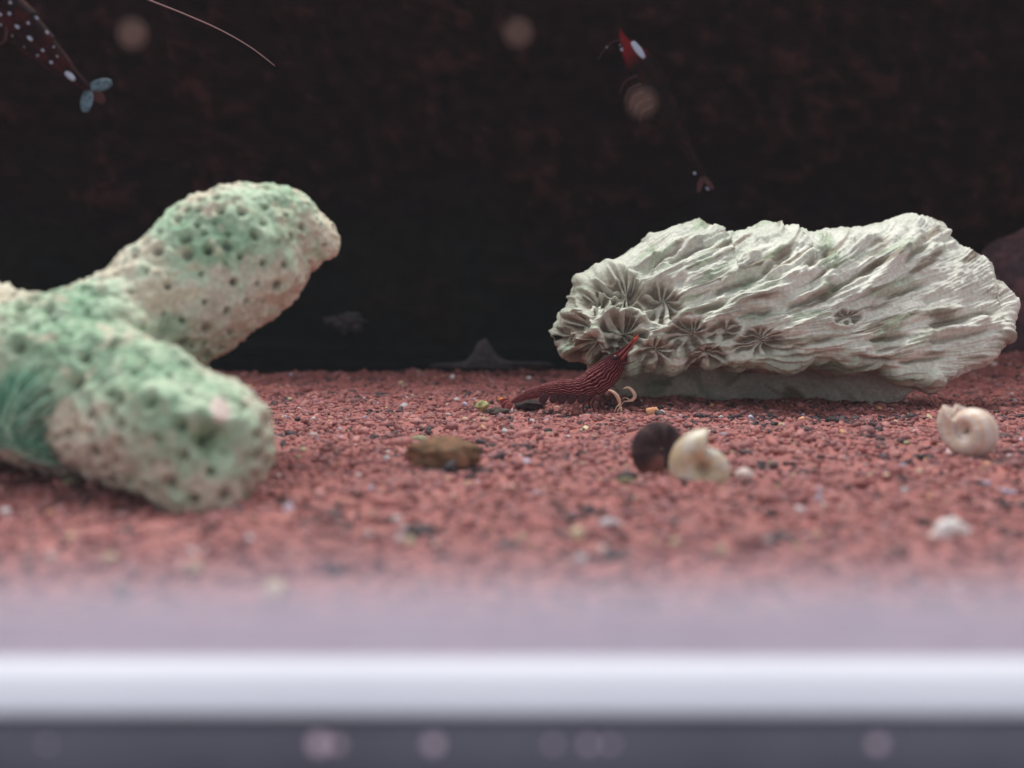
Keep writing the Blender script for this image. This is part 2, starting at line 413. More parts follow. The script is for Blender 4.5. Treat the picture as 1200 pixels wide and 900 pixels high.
gm = 1.1 * patch(225, 505, 85, 100) + 0.5 * patch(40, 420, 70, 50) + 0.75 * patch(60, 375, 80, 42) + 1.05 * patch(265, 278, 72, 42) + 0.8 * patch(330, 225, 50, 24) \
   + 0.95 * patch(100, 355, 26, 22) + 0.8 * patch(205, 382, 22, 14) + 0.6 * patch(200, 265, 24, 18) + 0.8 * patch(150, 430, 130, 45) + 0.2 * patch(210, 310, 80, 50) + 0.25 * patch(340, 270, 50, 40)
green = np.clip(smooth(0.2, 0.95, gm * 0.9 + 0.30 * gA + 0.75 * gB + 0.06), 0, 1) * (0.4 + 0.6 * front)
gcol = mixc((0.19, 0.40, 0.24), (0.42, 0.58, 0.40), smooth(-0.3, 0.5, gB + 0.5 * gA))
gcol = mixc(gcol, (0.11, 0.31, 0.18), np.clip(patch(100, 355, 26, 22) + patch(240, 290, 40, 25) + patch(205, 382, 22, 14), 0, 1) * 0.7)
col = mixc(col, gcol, green * 0.82)
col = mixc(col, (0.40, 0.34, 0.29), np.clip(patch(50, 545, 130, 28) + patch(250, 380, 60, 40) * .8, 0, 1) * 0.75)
col = mixc(col, (0.08, 0.09, 0.06), smooth(1.0, 0.55, pit_d) * 0.7)      # shade of the pits put into the colour
col = mixc(col, (0.80, 0.68, 0.60), smooth(0.35, 0.6, patch(258, 480, 15, 18)) * (V[:, 1] < 0.09))
lc_loc = np.array([float(V[:, 0].mean()), float(V[:, 1].mean()), float(V[:, 2].min())])
nf = len(me.polygons); lt = np.empty(nf, np.int32); me.polygons.foreach_get('loop_total', lt)
quads = np.empty(len(me.loops), np.int32); me.loops.foreach_get('vertex_index', quads); quads = quads.reshape(-1, 4)
lcoral = thing('branching_coral', 'stubby forked coral skeleton full of small pits, coated with green algae', 'coral', lc_loc)
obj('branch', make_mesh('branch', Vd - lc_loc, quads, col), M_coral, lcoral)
bpy.data.meshes.remove(me)
# tuft of algae filaments on its flank
fv, ff, fc = [], [], []; k = 0
for i in range(620):
    ray = int(rng.integers(0, 15)); a = math.radians(-35 + ray * 15.5 + rng.normal(0, 3.2))
    bx, by = 22 + rng.normal(0, 9), 508 + rng.normal(0, 9)
    ln = rng.uniform(32, 82) * (1.0 if 20 < math.degrees(a) < 150 else 0.75); P = []
    lift = rng.uniform(0.0003, 0.0012)
    for t in np.linspace(0, 1, 6):
        co, ix, d = kd.find(at(bx + math.cos(a) * ln * t + rng.normal(0, .8), by - math.sin(a) * ln * t * 0.95, .080))
        P.append(Vd[ix] + Nn[ix] * (lift * math.sin(math.pi * min(1, 0.15 + t * .8)) + 0.0001))
    v, f = tube(np.array(P), np.array([1, 1.1, 1, .9, .7, .3]) * 0.00009, 4)
    fv.append(v); ff += [tuple(np.array(q) + k) for q in f]; k += len(v)
    fc.append(np.tile(np.array([0.12, 0.33, 0.22] if ray % 2 else [0.32, 0.52, 0.38]) * rng.uniform(0.7, 1.4), (len(v), 1)))
ft = obj('algae_tuft', make_mesh('algae_tuft', np.concatenate(fv) - lc_loc, ff, np.concatenate(fc)), M_algae, lcoral)
ft['kind'] = 'stuff'; ft['label'] = 'dark green tuft of algae filaments on the coral flank'

# ------------------------------------------------------------------ right coral: ribbed block with flower-like cups at its narrow end
YC = 0.146
top = np.array([(648, 398), (652, 378), (660, 362), (672, 344), (682, 330), (700, 316), (722, 304), (745, 292), (765, 284), (785, 270), (800, 264), (825, 259),
                (842, 258), (853, 256), (862, 268), (880, 270), (897, 268), (910, 262), (921, 258), (938, 268), (958, 277), (985, 279), (1010, 277), (1040, 270),
                (1065, 264), (1085, 258), (1097, 253), (1115, 255), (1134, 258), (1140, 274), (1148, 288), (1160, 295), (1174, 299), (1172, 312), (1180, 330), (1187, 347), (1191, 356)], float)
bot = np.array([(648, 402), (652, 412), (664, 419), (680, 426), (694, 432), (705, 437), (735, 443), (775, 441), (805, 440), (835, 440), (852, 447), (875, 446), (893, 440),
                (930, 434), (965, 434), (1000, 437), (1028, 440), (1045, 452), (1064, 455), (1086, 460), (1102, 452), (1120, 444), (1134, 436), (1150, 426), (1162, 410), (1172, 396), (1178, 382), (1186, 366), (1191, 358)], float)
for A in (top, bot):
    A[:, 0] += np.arange(len(A)) * 1e-4
nu, nv = 560, 360
s = np.linspace(0, 1, nu); xs = 648 + (1191 - 648) * (s - 0.07 * np.sin(2 * np.pi * s) / 1.0 * 1.0)
xs = np.clip(xs, 648, 1191)
tp = np.interp(xs, top[:, 0], top[:, 1]); bt = np.interp(xs, bot[:, 0], bot[:, 1])
cc, hh = (tp + bt) / 2, (bt - tp) / 2
# more samples on the side that faces the room
q = np.linspace(-np.pi, np.pi, nv, endpoint=False); phi = q - 0.55 * np.sin(q)
spw = lambda x, e: np.sign(x) * np.abs(x) ** e
sinp, cosp = spw(np.sin(phi), 0.9), spw(np.cos(phi), 0.62)
PX = np.repeat(xs[:, None], nv, 1)
PY = cc[:, None] - hh[:, None] * sinp[None]
half = 0.0110 * smooth(0, 45, xs - 646) ** 0.5 * (0.12 + 0.88 * smooth(0, 290, 1195 - xs)) * smooth(0, 14, 1195 - xs) ** 0.5
half = half * (1 + 0.12 * np.sin(xs / 70.0))
YY = YC + 0.0055 * (350 - PY) / 95.0 - half[:, None] * cosp[None] + ((xs - 900) / 540.0 * -0.004)[:, None]
scale = mpp(YC)
ax_ = YC + (xs - 900) / 540.0 * -0.004
G = np.stack([at(x_, y_, d_) for x_, y_, d_ in zip(917 + (PX.ravel() - 917) * 0.972, 350 + (PY.ravel() - 350) * np.where(PY.ravel() > 350, 0.90, 0.965), np.repeat(ax_ - 0.8 * half, nv))]).reshape(nu, nv, 3)
G[..., 1] = YY
def gnorm(G):
    du = np.gradient(G, axis=0); dv = np.roll(G, -1, 1) - np.roll(G, 1, 1)
    N_ = np.cross(du, dv); N_ /= np.linalg.norm(N_, axis=-1)[..., None] + 1e-15
    return N_
# large folds first, so that the silhouette is lumpy in depth too
base = G.reshape(-1, 3)
N0 = gnorm(G)
if (N0[nu // 2, np.argmin(np.abs(phi))][1]) > 0: N0 = -N0
fold = 0.0014 * fbm(base * 70 + 12, 2).reshape(nu, nv)
ang = (446.0 - PY) * np.exp(-0.0034 * (PX - 900)) / 4.6; rad = PX * 1.0     # ribs fan upwards to the right
sheet = np.sign(phi)[None] * 0 + (np.cos(phi)[None] < 0) * 40.0
ang_w = ang + 1.3 * pnoise(np.stack([rad.ravel() / 110, ang.ravel() / 12, sheet.repeat(nu, 0).ravel()], 1)).reshape(nu, nv)
def along(a_scale, r_scale, off):
    Q = np.stack([ang_w.ravel() * a_scale, rad.ravel() * r_scale, (sheet.repeat(nu, 0).ravel() + off)], 1)
    return Q
A1 = along(0.13, 0.005, 1); A2 = along(0.33, 0.010, 5); A3 = along(0.95, 0.014, 9); A4 = along(2.6, 0.025, 20)
r1 = 1 - 2.2 * np.abs(pnoise(A1)); r2 = 1 - 2.2 * np.abs(pnoise(A2)); r3 = 0.7 - 2.4 * np.abs(pnoise(A3)); r4 = 0.6 - 2.2 * np.abs(pnoise(A4))
cool = smooth(690, 790, PX.ravel() - 0.6 * (350 - PY.ravel()))          # ribs fade into the cups at the narrow end
gate = 0.25 + 0.75 * smooth(-0.15, 0.45, pnoise(along(0.2, 0.016, 44)))
rib = (0.0009 * r1 + 0.00062 * r2 * gate + 0.00034 * r3 * gate + 0.00016 * r4) * (0.35 + 0.65 * cool)
rough = 0.0002 * fbm(base * 700, 3) + 0.00025 * smooth(0.25, 0.6, pnoise(base * 330 + 70)) - 0.00035 * smooth(0.35, 0.65, pnoise(base * 420 + 21))
steps = 0.0007 * smooth(0.1, 0.5, pnoise(np.stack([rad.ravel() * 0.028, ang_w.ravel() * 0.3, np.full(rad.size, 3.3)], 1)))
disp = (rib + rough + steps).reshape(nu, nv) + fold
cups = [(718, 344, 31, 11), (719, 391, 30, 9), (766, 362, 27, 9), (794, 398, 28, 11), (757, 420, 22, 8), (668, 384, 17, 6), (688, 356, 17, 6), (681, 411, 20, 6),
        (836, 392, 15, 6), (878, 405, 20, 12), (817, 426, 17, 7), (986, 374, 12, 8), (708, 426, 16, 6), (655, 399, 13, 5)]
grooves = [((1058, 314), (1106, 284), 4), ((1066, 386), (1182, 366), 4.5), ((1062, 408), (1172, 389), 4.5), ((1036, 434), (1112, 419), 3.5), ((1030, 352), (1098, 329), 3),
           ((950, 348), (1052, 306), 4), ((905, 366), (985, 338), 4), ((1000, 404), (1062, 396), 3), ((770, 318), (842, 286), 4), ((752, 322), (806, 292), 3), ((820, 352), (900, 318), 4),
           ((880, 330), (940, 292), 4), ((930, 322), (1000, 290), 3.5), ((850, 376), (905, 362), 3), ((905, 410), (985, 398), 3.5), ((985, 420), (1040, 428), 3), ((800, 372), (850, 356), 4)]
gcol_m = np.zeros((nu, nv))
for (x0, y0), (x1, y1), wd in grooves:
    L_ = math.hypot(x1 - x0, y1 - y0); tx, ty = (x1 - x0) / L_, (y1 - y0) / L_
    al = (PX - x0) * tx + (PY - y0) * ty; ac = -(PX - x0) * ty + (PY - y0) * tx
    ac = ac + 2.5 * pnoise(np.stack([PX.ravel() / 16, PY.ravel() / 16, np.full(PX.size, x0 * .1)], 1)).reshape(nu, nv)
    taper = smooth(-4, L_ * .3, al) * smooth(L_ + 4, L_ * .7, al) * (np.cos(phi)[None] > -0.2)
    pr = np.exp(-(ac / wd) ** 2) * taper
    disp = disp - 0.0008 * pr + 0.0003 * np.exp(-((ac + 2.2 * wd) / wd) ** 2) * taper
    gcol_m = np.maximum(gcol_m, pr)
frontm = (np.cos(phi)[None] > -0.1) * np.ones((nu, 1))
cupcol = np.zeros((nu, nv)); septum = np.zeros((nu, nv))
for (cx, cy, r, ns) in cups:
    sq = 1.0 + 0.25 * ((cx * 13 + cy) % 7) / 7 if cx < 800 else 1.7                       # cups on the flank are stretched along the ribs
    wn = np.stack([PX.ravel() / (r * 0.9), PY.ravel() / (r * 0.9), np.full(PX.size, cx * 0.37)], 1)
    ex, ey = (PX - cx) + 0.30 * r * pnoise(wn).reshape(nu, nv), (PY - cy) + 0.30 * r * pnoise(wn + 40).reshape(nu, nv)
    tilt = math.radians(-16 if cx > 780 else (cx * 7) % 60 - 30)
    ex, ey = ex * math.cos(tilt) + ey * math.sin(tilt), -ex * math.sin(tilt) + ey * math.cos(tilt)
    # only the part of the surface that faces the room is a cup
    dd = np.hypot(ex / sq, ey * 1.08) / r; th = np.arctan2(ey + 0.22 * r, ex / sq - 0.18 * r)   # the hub sits off centre
    m = smooth(1.25, 0.95, dd) * frontm
    th2 = th + 0.25 * pnoise(np.stack([np.cos(th).ravel() * 1.5 + cx, np.sin(th).ravel() * 1.5, dd.ravel()], 1)).reshape(nu, nv)
    sep = np.cos(ns * th2 + cx) + 0.5 * np.sin(2 * th2 + cy) + 0.3 * np.cos((ns * 2 + 1) * th2)
    sep = sep + 0.5 * pnoise(wn * 2.0 + 90).reshape(nu, nv)
    sepm = smooth(0.0, 0.95, sep)
    amp = r * scale * (0.95 if cx < 740 else 0.62)
    bowl = -0.62 * amp * smooth(1.0, 0.45, dd) + 0.22 * amp * np.exp(-((dd - 1.02) / 0.17) ** 2)
    sv = 0.36 * amp * (0.6 + 0.5 * np.sin(3 * th2 + cy)) * sepm ** 1.4 * smooth(0.05, 0.3, dd) * smooth(0.98, 0.80, dd) + 0.10 * amp * np.exp(-(dd / 0.22) ** 2)
    chip = 0.16 * amp * fbm(wn * 2.6 + 11, 2).reshape(nu, nv) * m
    disp = disp * (1 - 0.6 * m) + (bowl + sv + chip) * frontm
    cm = smooth(1.0, 0.72, dd) * frontm
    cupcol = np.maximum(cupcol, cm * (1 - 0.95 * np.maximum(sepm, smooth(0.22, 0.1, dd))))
    septum = np.maximum(septum, cm * sepm)
Gd = G + N0 * disp[..., None]
# the back of its underside slopes down to the gravel and carries it
low = smooth(0.25, -0.6, np.sin(phi))[None] * smooth(-0.35, -0.8, np.cos(phi))[None]
foot = smooth(680, 745, PX) * smooth(1125, 1060, PX)
Gd[..., 2] -= (Gd[..., 2] + 0.0006) * np.clip(low * foot, 0, 1) * (Gd[..., 2] > -0.0006)
Vr = Gd.reshape(-1, 3)
cA = fbm(base * 140 + 8, 3)
streak = smooth(0.14, 0.48, pnoise(along(0.6, 0.016, 33)) + 0.3 * pnoise(along(2.2, 0.03, 35))) * (0.2 + 0.8 * cool)
gst = smooth(0.12, 0.5, pnoise(along(0.40, 0.020, 61)) + 0.25 * cA)
col = mixc((0.53, 0.55, 0.47), (0.69, 0.70, 0.61), smooth(-0.5, 0.5, cA))
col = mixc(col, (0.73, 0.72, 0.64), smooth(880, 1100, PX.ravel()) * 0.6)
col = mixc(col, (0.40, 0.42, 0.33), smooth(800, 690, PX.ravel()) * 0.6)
col = mixc(col, (0.19, 0.15, 0.105), streak * 0.85)
col = mixc(col, (0.27, 0.36, 0.23), gst * 0.62 * smooth(1180, 1000, PX.ravel()))
col = mixc(col, (0.22, 0.42, 0.30), smooth(26, 3, bt[:, None].repeat(nv, 1).ravel() - PY.ravel() + 9 * cA) * 0.55 * smooth(1140, 1000, PX.ravel()) * (np.cos(phi)[None].repeat(nu, 0).ravel() > 0.1))
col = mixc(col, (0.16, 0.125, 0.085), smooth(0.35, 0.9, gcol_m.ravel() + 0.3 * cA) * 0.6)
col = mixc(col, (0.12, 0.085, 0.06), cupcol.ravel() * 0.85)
col = mixc(col, (0.60, 0.61, 0.51), septum.ravel() * 0.6)
zmin = Vr[:, 2].min()
rloc = np.array([(920 - 600) * scale, YC, min(zmin, 0.0005)])
Fq = grid_faces(nu, nv)
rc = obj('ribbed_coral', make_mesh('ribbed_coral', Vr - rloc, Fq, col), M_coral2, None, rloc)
tag(rc, 'pale ribbed coral chunk with flower-like cups at its narrow end and a jagged rim', 'coral')

# ------------------------------------------------------------------ shrimps
def shrimp_body(stations, Y, pal, n=300, nr=120, wid=0.62, spots=None, stripes=True, Yend=None, seed=0):
    """stations: (px, py, half height in px) from tail to the tip of the rostrum; one continuous body"""
    S = spline([(*at(a, b, Y + ((Yend - Y) * i / (len(stations) - 1) if Yend else 0)), max(r, .3) * mpp(Y)) for i, (a, b, r) in enumerate(stations)], n)
    P, R = S[:, :3], np.maximum(S[:, 3], 0.00003)
    T = np.gradient(P, axis=0); T /= np.linalg.norm(T, axis=1)[:, None]
    u = np.linspace(0, 1, n); v = np.linspace(-np.pi, np.pi, nr, endpoint=False)   # v = 0 on the back
    side = np.array([0, 1.0, 0]); V = np.empty((n, nr, 3)); col = np.empty((n, nr, 3))
    seg = (u * 9.0) % 1.0; ab = smooth(0.62, 0.52, u)
    for i in range(n):
        s_ = side - T[i] * (side @ T[i]); s_ /= np.linalg.norm(s_); up = np.cross(T[i], s_)
        if up[2] < 0: up = -up
        bump = 1 + ab[i] * 0.13 * (1 - seg[i]) ** 2 - ab[i] * 0.05 + (0.06 * math.exp(-((u[i] - 0.60) / 0.02) ** 2))
        low = 1 + 0.16 * ab[i] * math.sin(seg[i] * math.pi)
        cv, sv = np.cos(v), np.sin(v)
        hgt = np.where(cv > 0, cv, cv * low)
        V[i] = P[i] + R[i] * bump * (hgt[:, None] * up + wid * (1 - 0.15 * np.clip(-cv, 0, 1))[:, None] * sv[:, None] * s_)
    uu, vv = np.meshgrid(u, np.abs(v) / np.pi, indexing='ij')
    if stripes:
        wob = 0.014 * np.sin(uu * 75) * smooth(0.05, .2, uu) + 0.045 * fbm(np.stack([uu.ravel() * 16, vv.ravel() * 2.5, uu.ravel() * 0 + seed], 1), 2).reshape(uu.shape)
        ph = (vv + wob) * 13.0
        line = smooth(0.5, 0.95, np.cos(2 * np.pi * ph)) * smooth(0.92, 0.70, uu)
        line *= 0.55 + 0.45 * smooth(-0.3, 0.3, pnoise(np.stack([uu.ravel() * 45, vv.ravel() * 14, uu.ravel() * 0 + 7], 1)).reshape(uu.shape))
        line *= 1 - 0.5 * smooth(0.55, 0.75, uu)
        col = mixc(pal[0], pal[1], line)
        col = mixc(col, pal[2], smooth(0.91, 0.985, uu) * 0.9)
    else:
        mt = fbm(np.stack([uu.ravel() * 12, vv.ravel() * 4, uu.ravel() * 0 + seed], 1), 3).reshape(uu.shape)
        col = mixc(pal[0], pal[1], smooth(-0.2, 0.6, mt))
    V = V.reshape(-1, 3); Fc = [tuple(f) for f in grid_faces(n, nr)]
    Fc.append(tuple(range(nr - 1, -1, -1))); k = (n - 1) * nr; Fc.append(tuple(range(k, k + nr)))
    return V, Fc, col.reshape(-1, 3), P
def limb(name, pts, r0, r1, mat, root, n=14, nr=8, bulge=0.0):
    """pts: world points"""
    P = spline(pts, n); t = np.linspace(0, 1, n)
    R = r0 + (r1 - r0) * t + bulge * np.sin(np.pi * t)
    v, f = tube(P, R, nr)
    return obj(name, make_mesh(name, v - np.array(root.location), f), mat, root)
def pp(L, Y, dY=0.0):
    return [at(a, b, Y + dY * i / max(1, len(L) - 1)) for i, (a, b) in enumerate(L)]
def blade(name, P0, P1, wd, mat, root, nrm=(0, 1, 0)):
    P0, P1 = np.array(P0), np.array(P1); d = P1 - P0; s_ = np.cross(d, nrm); s_ /= np.linalg.norm(s_)
    t = np.linspace(0, 1, 9); prof = np.sin(np.pi * np.clip(0.12 + t * 0.80, 0, 1)) ** 0.6
    C_ = P0 + d * t[:, None]; nn = np.array(nrm, float); V = []
    for c_, p_ in zip(C_, prof):
        for a in np.linspace(0, 2 * np.pi, 10, endpoint=False):
            V.append(c_ + s_ * wd * p_ * math.cos(a) + nn * wd * 0.14 * p_ * math.sin(a))
    f = [tuple(q_) for q_ in grid_faces(9, 10)] + [tuple(range(9, -1, -1)), tuple(range(80, 90))]
    return obj(name, make_mesh(name, np.array(V) - np.array(root.location), f), mat, root)
def ball(name, c, r, mat, root, sc=(1, 1, 1)):
    B_, T_ = ico(3)
    return obj(name, make_mesh(name, np.array(c) + B_ * r * np.array(sc) - np.array(root.location), T_), mat, root)

# the striped one, grazing below the ribbed coral
YS = 0.1345
root = thing('striped_shrimp', 'dark red shrimp with thin pale stripes grazing on gravel below the ribbed coral', 'shrimp', ground(680, 483))
st = [(599, 472, 2), (608, 467, 5), (622, 461, 7.5), (638, 457, 9), (657, 455, 12.5), (680, 454, 15.5), (697, 447, 19), (711, 437, 19), (722, 425, 14), (730, 415, 8), (737, 407, 4.5), (742, 401, 3), (748, 393, 1)]
st = [(a, b, r * (0.80 if i < 6 else 0.86)) for i, (a, b, r) in enumerate(st)]
V, Fc, col, P = shrimp_body(st, YS, [(0.060, 0.006, 0.012), (0.62, 0.27, 0.26), (0.55, 0.11, 0.045)])
obj('body', make_mesh('body', V - np.array(root.location), Fc, col), M_shrimp, root)
for dy, e in ((-0.0021, 0), (0.0021, 1)):
    ball('eye', at(721, 419, YS + dy * .75), 0.00036, M_eye, root)
    limb('antenna', [at(729, 426, YS + dy * .7), at(736, 426, YS + dy * 1.4), at(743, 424, YS + dy * 2)], 0.00012, 0.00004, M_limb, root)
for k, (L, dy) in enumerate([([(598, 471), (588, 477)], -.0006), ([(599, 472), (592, 482)], -.001), ([(597, 470), (586, 471)], .0008), ([(598, 472), (590, 478)], .0012)]):
    blade('tail_fan', at(*L[0], YS + dy), at(*L[1], YS + dy * 1.6), 0.0005, M_tail, root, (0, 1, 0))
# two orange-brown feelers beside the rostrum, cream feeding claws
limb('feeler', pp([(724, 418), (733, 409), (741, 399), (744, 390)], YS - .0010), 0.00022, 0.00005, M_tail, root)
limb('feeler', pp([(728, 422), (736, 412), (744, 402), (749, 396)], YS - .0014), 0.00022, 0.00005, M_tail, root)
limb('claw', pp([(713, 457), (718, 459), (723, 464), (726, 471), (727, 478)], YS - .002), 0.00008, 0.00013, M_cream, root, bulge=.00016)
limb('claw', pp([(730, 456), (735, 454), (741, 458), (744, 464), (741, 469), (736, 470)], YS - .001), 0.00006, 0.00016, M_cream, root, bulge=.00015)
limb('pincer', pp([(727, 477), (724, 482), (725, 488)], YS - .0021), 0.00014, 0.00003, M_cream, root)
limb('pincer', pp([(727, 477), (729, 484), (734, 491), (741, 498)], YS - .0023), 0.00020, 0.00003, M_cream, root)
limb('pincer', pp([(737, 470), (731, 471), (728, 475)], YS - .0011), 0.00013, 0.00003, M_cream, root)
limb('pincer', pp([(738, 469), (733, 466), (729, 468)], YS - .0009), 0.00011, 0.00003, M_cream, root)
limb('pincer', pp([(720, 484), (722, 478), (726, 474)], YS - .0024), 0.00004, 0.0001, M_cream, root)
limb('antenna', pp([(740, 458), (747, 464), (751, 472), (748, 482)], YS), 0.00009, 0.00005, M_limb, root)
for (x0, y0, x1, y1, x2, y2, dy) in [(705, 462, 703, 472, 709, 482, -.0018), (698, 464, 694, 474, 697, 483, -.0016), (690, 466, 684, 474, 683, 483, -.0015),
                                     (705, 462, 711, 470, 716, 479, .0018), (694, 464, 690, 472, 692, 479, .0017)]:
    limb('leg', pp([(x0, y0), (x1, y1), (x2, y2)], YS + dy), 0.00017, 0.00007, M_limb, root)
for i in range(5):
    x = 636 + i * 11.5 + rng.uniform(-2, 2)
    blade('swimmeret', at(x + 4, 462, YS - .0006), at(x - 3, 472 + rng.uniform(-1, 2), YS - .0009), 0.0006, M_limb, root, (0, 1, 0))

# the spotted one entering above the forked coral
YU = 0.106
root = thing('spotted_shrimp', 'dark red swimming shrimp with blue-white dots and two pale tail blades', 'shrimp', at(40, 60, YU), 'dark red shrimps swimming in open water')
st = [(104, 104, 3), (94, 96, 6), (82, 86, 9), (68, 72, 12.5), (50, 54, 17), (30, 34, 21), (8, 14, 25), (-16, -8, 28), (-42, -30, 28), (-66, -52, 22), (-86, -72, 11), (-102, -90, 4), (-122, -114, 1)]
PALD = [(0.010, 0.002, 0.003), (0.036, 0.0035, 0.0045)]
V, Fc, col, P = shrimp_body(st, YU, PALD, stripes=False, seed=5)
body = obj('body', make_mesh('body', V - np.array(root.location), Fc, col), M_shrimp, root)
def spot_list(sl, Y, halfw, stns):
    for (sx, sy, r, el) in sl:
        # push the dot to the flank that faces the room
        d = min(range(len(stns)), key=lambda i: (stns[i][0] - sx) ** 2 + (stns[i][1] - sy) ** 2)
        hr = stns[d][2]; off = min(1, math.hypot(stns[d][0] - sx, stns[d][1] - sy) / max(hr, 1))
        dep = 0.62 * hr * mpp(Y) * math.sqrt(max(0.02, 1 - off * off))
        B_, T_ = ico(2); a = math.radians(-42); r_ = r * mpp(Y)
        q_ = B_ * np.array([r_ * el, r_ * 0.35, r_]); q_ = np.stack([q_[:, 0] * math.cos(a) - q_[:, 2] * math.sin(a), q_[:, 1], q_[:, 0] * math.sin(a) + q_[:, 2] * math.cos(a)], 1)
        obj('spot', make_mesh('spot', at(sx, sy, Y - dep) + q_ - np.array(root.location), T_), M_spot, root)
dense = [tuple(x) for x in spline([(a, b, r) for a, b, r in st], 80)]
spot_list([(82, 89, 3.4, 2.2), (60, 73, 1.6, 1.3), (50, 59, 1.5, 1.2), (35, 45, 2.0, 1.8), (20, 31, 1.8, 1.8), (33, 27, 1.3, 1.4), (14, 41, 1.4, 1), (29, 54, 1.6, 1.1),
           (11, 16, 1.6, 1.2), (0, 17, 1.8, 1.1), (43, 21, 1.2, 2), (55, 38, 1.5, 1.6), (44, 65, 1.2, 1), (12, 3, 1.4, 1.4), (67, 66, 1.0, 1.0), (1, 29, 1.2, 1), (63, 55, 1.0, 1)], YU, 0, dense)
blade('tail_fan', at(106, 102, YU), at(131, 97, YU - .001), 0.00062, M_fan, root)
blade('tail_fan', at(103, 106, YU), at(100, 131, YU - .001), 0.00066, M_fan, root)
blade('tail_fan', at(105, 104, YU), at(122, 120, YU + .001), 0.0006, M_limb, root)
for k in range(5):
    limb('leg', pp([(8 - k * 11, 28 - k * 10), (6 - k * 12, 46 - k * 10), (-10 - k * 12, 58 - k * 10)], YU - .001), 0.00015, 0.00006, M_limb, root)
for dy in (-.0016, .0016):
    ball('eye', at(-88, -66, YU + dy), 0.0004, M_eye, root)
    limb('antenna', [at(-100, -84, YU + dy), at(-160, -120, YU + dy * 3), at(-240, -100, YU + dy * 5)], 0.0001, 0.00004, M_whisker, root)

# the one hanging head up in mid water
YM = 0.176
root = thing('hanging_shrimp', 'dim red shrimp hanging head up in dark water, white patch behind its eye', 'shrimp', at(780, 130, YM), 'dark red shrimps swimming in open water')
st = [(824, 206, 3), (815, 192, 5), (803, 172, 8), (792, 152, 11), (780, 130, 14.5), (768, 108, 17), (758, 88, 17.5), (747, 70, 15), (738, 58, 10), (732, 49, 5.5), (728, 40, 2.6), (726, 28, 0.8)]
V, Fc, col, P = shrimp_body(st, YM, [(0.007, 0.0028, 0.003), (0.020, 0.0042, 0.0042)], stripes=False, seed=15)
un = np.repeat(np.linspace(0, 1, 300), 120)
col = mixc(col, (0.14, 0.006, 0.010), smooth(0.72, 0.86, un) * smooth(0.99, 0.92, un))
obj('body', make_mesh('body', V - np.array(root.location), Fc, col), M_shrimp, root)
dense = [tuple(x) for x in spline([(a, b, r) for a, b, r in st], 80)]
spot_list([(829, 221, 1.6, 1.8), (814, 203, 1.8, 1.1), (711, 55, 1.2, 1), (729, 58, 2.0, 1.2)], YM, 0, dense)
blade('white_patch', at(741, 49, YM - .0022), at(755, 68, YM - .0024), 0.0006, M_spot, root)
blade('tail_fan', at(824, 207, YM), at(836, 222, YM - .001), 0.0005, M_limb, root)
blade('tail_fan', at(823, 207, YM), at(818, 226, YM - .001), 0.0005, M_limb, root)
for k in range(5):
    limb('leg', pp([(748 + k * 5, 88 + k * 9), (732 + k * 5, 96 + k * 9), (726 + k * 6, 110 + k * 9)], YM - .001), 0.00013, 0.00006, M_limb, root)
for dy in (-.0016, .0016):
    ball('eye', at(727, 54, YM + dy), 0.00042, M_eye, root)
    limb('antenna', [at(730, 46, YM + dy), at(716, 50, YM + dy * 2), at(700, 70, YM + dy * 3)], 0.00008, 0.00004, M_limb, root)

# one above the picture whose long whisker trails into it
YW = 0.130
root = thing('whiskered_shrimp', 'shrimp overhead trailing one long thin pinkish whisker in front of the dark wall', 'shrimp', at(90, -70, YW), 'dark red shrimps swimming in open water')
st = [(-60, -120, 3), (-44, -112, 7), (-24, -104, 11), (0, -96, 15), (26, -88, 18), (52, -80, 19), (76, -70, 17), (94, -58, 11), (106, -48, 5), (116, -36, 1)]
V, Fc, col, P = shrimp_body(st, YW, PALD, stripes=False, seed=25, n=80, nr=32)
obj('body', make_mesh('body', V - np.array(root.location), Fc, col), M_shrimp, root)
limb('antenna', pp([(104, -50), (135, -18), (170, -2), (215, 16), (262, 37), (296, 57), (322, 77)], YW), 0.00013, 0.00006, M_whisker, root, n=40)
for dy in (-.0016, .0016): ball('eye', at(98, -56, YW + dy), 0.0004, M_eye, root)
for k in range(4):
    limb('leg', pp([(40 + k * 12, -70), (44 + k * 12, -56), (36 + k * 12, -44)], YW - .001), 0.00014, 0.00006, M_limb, root)

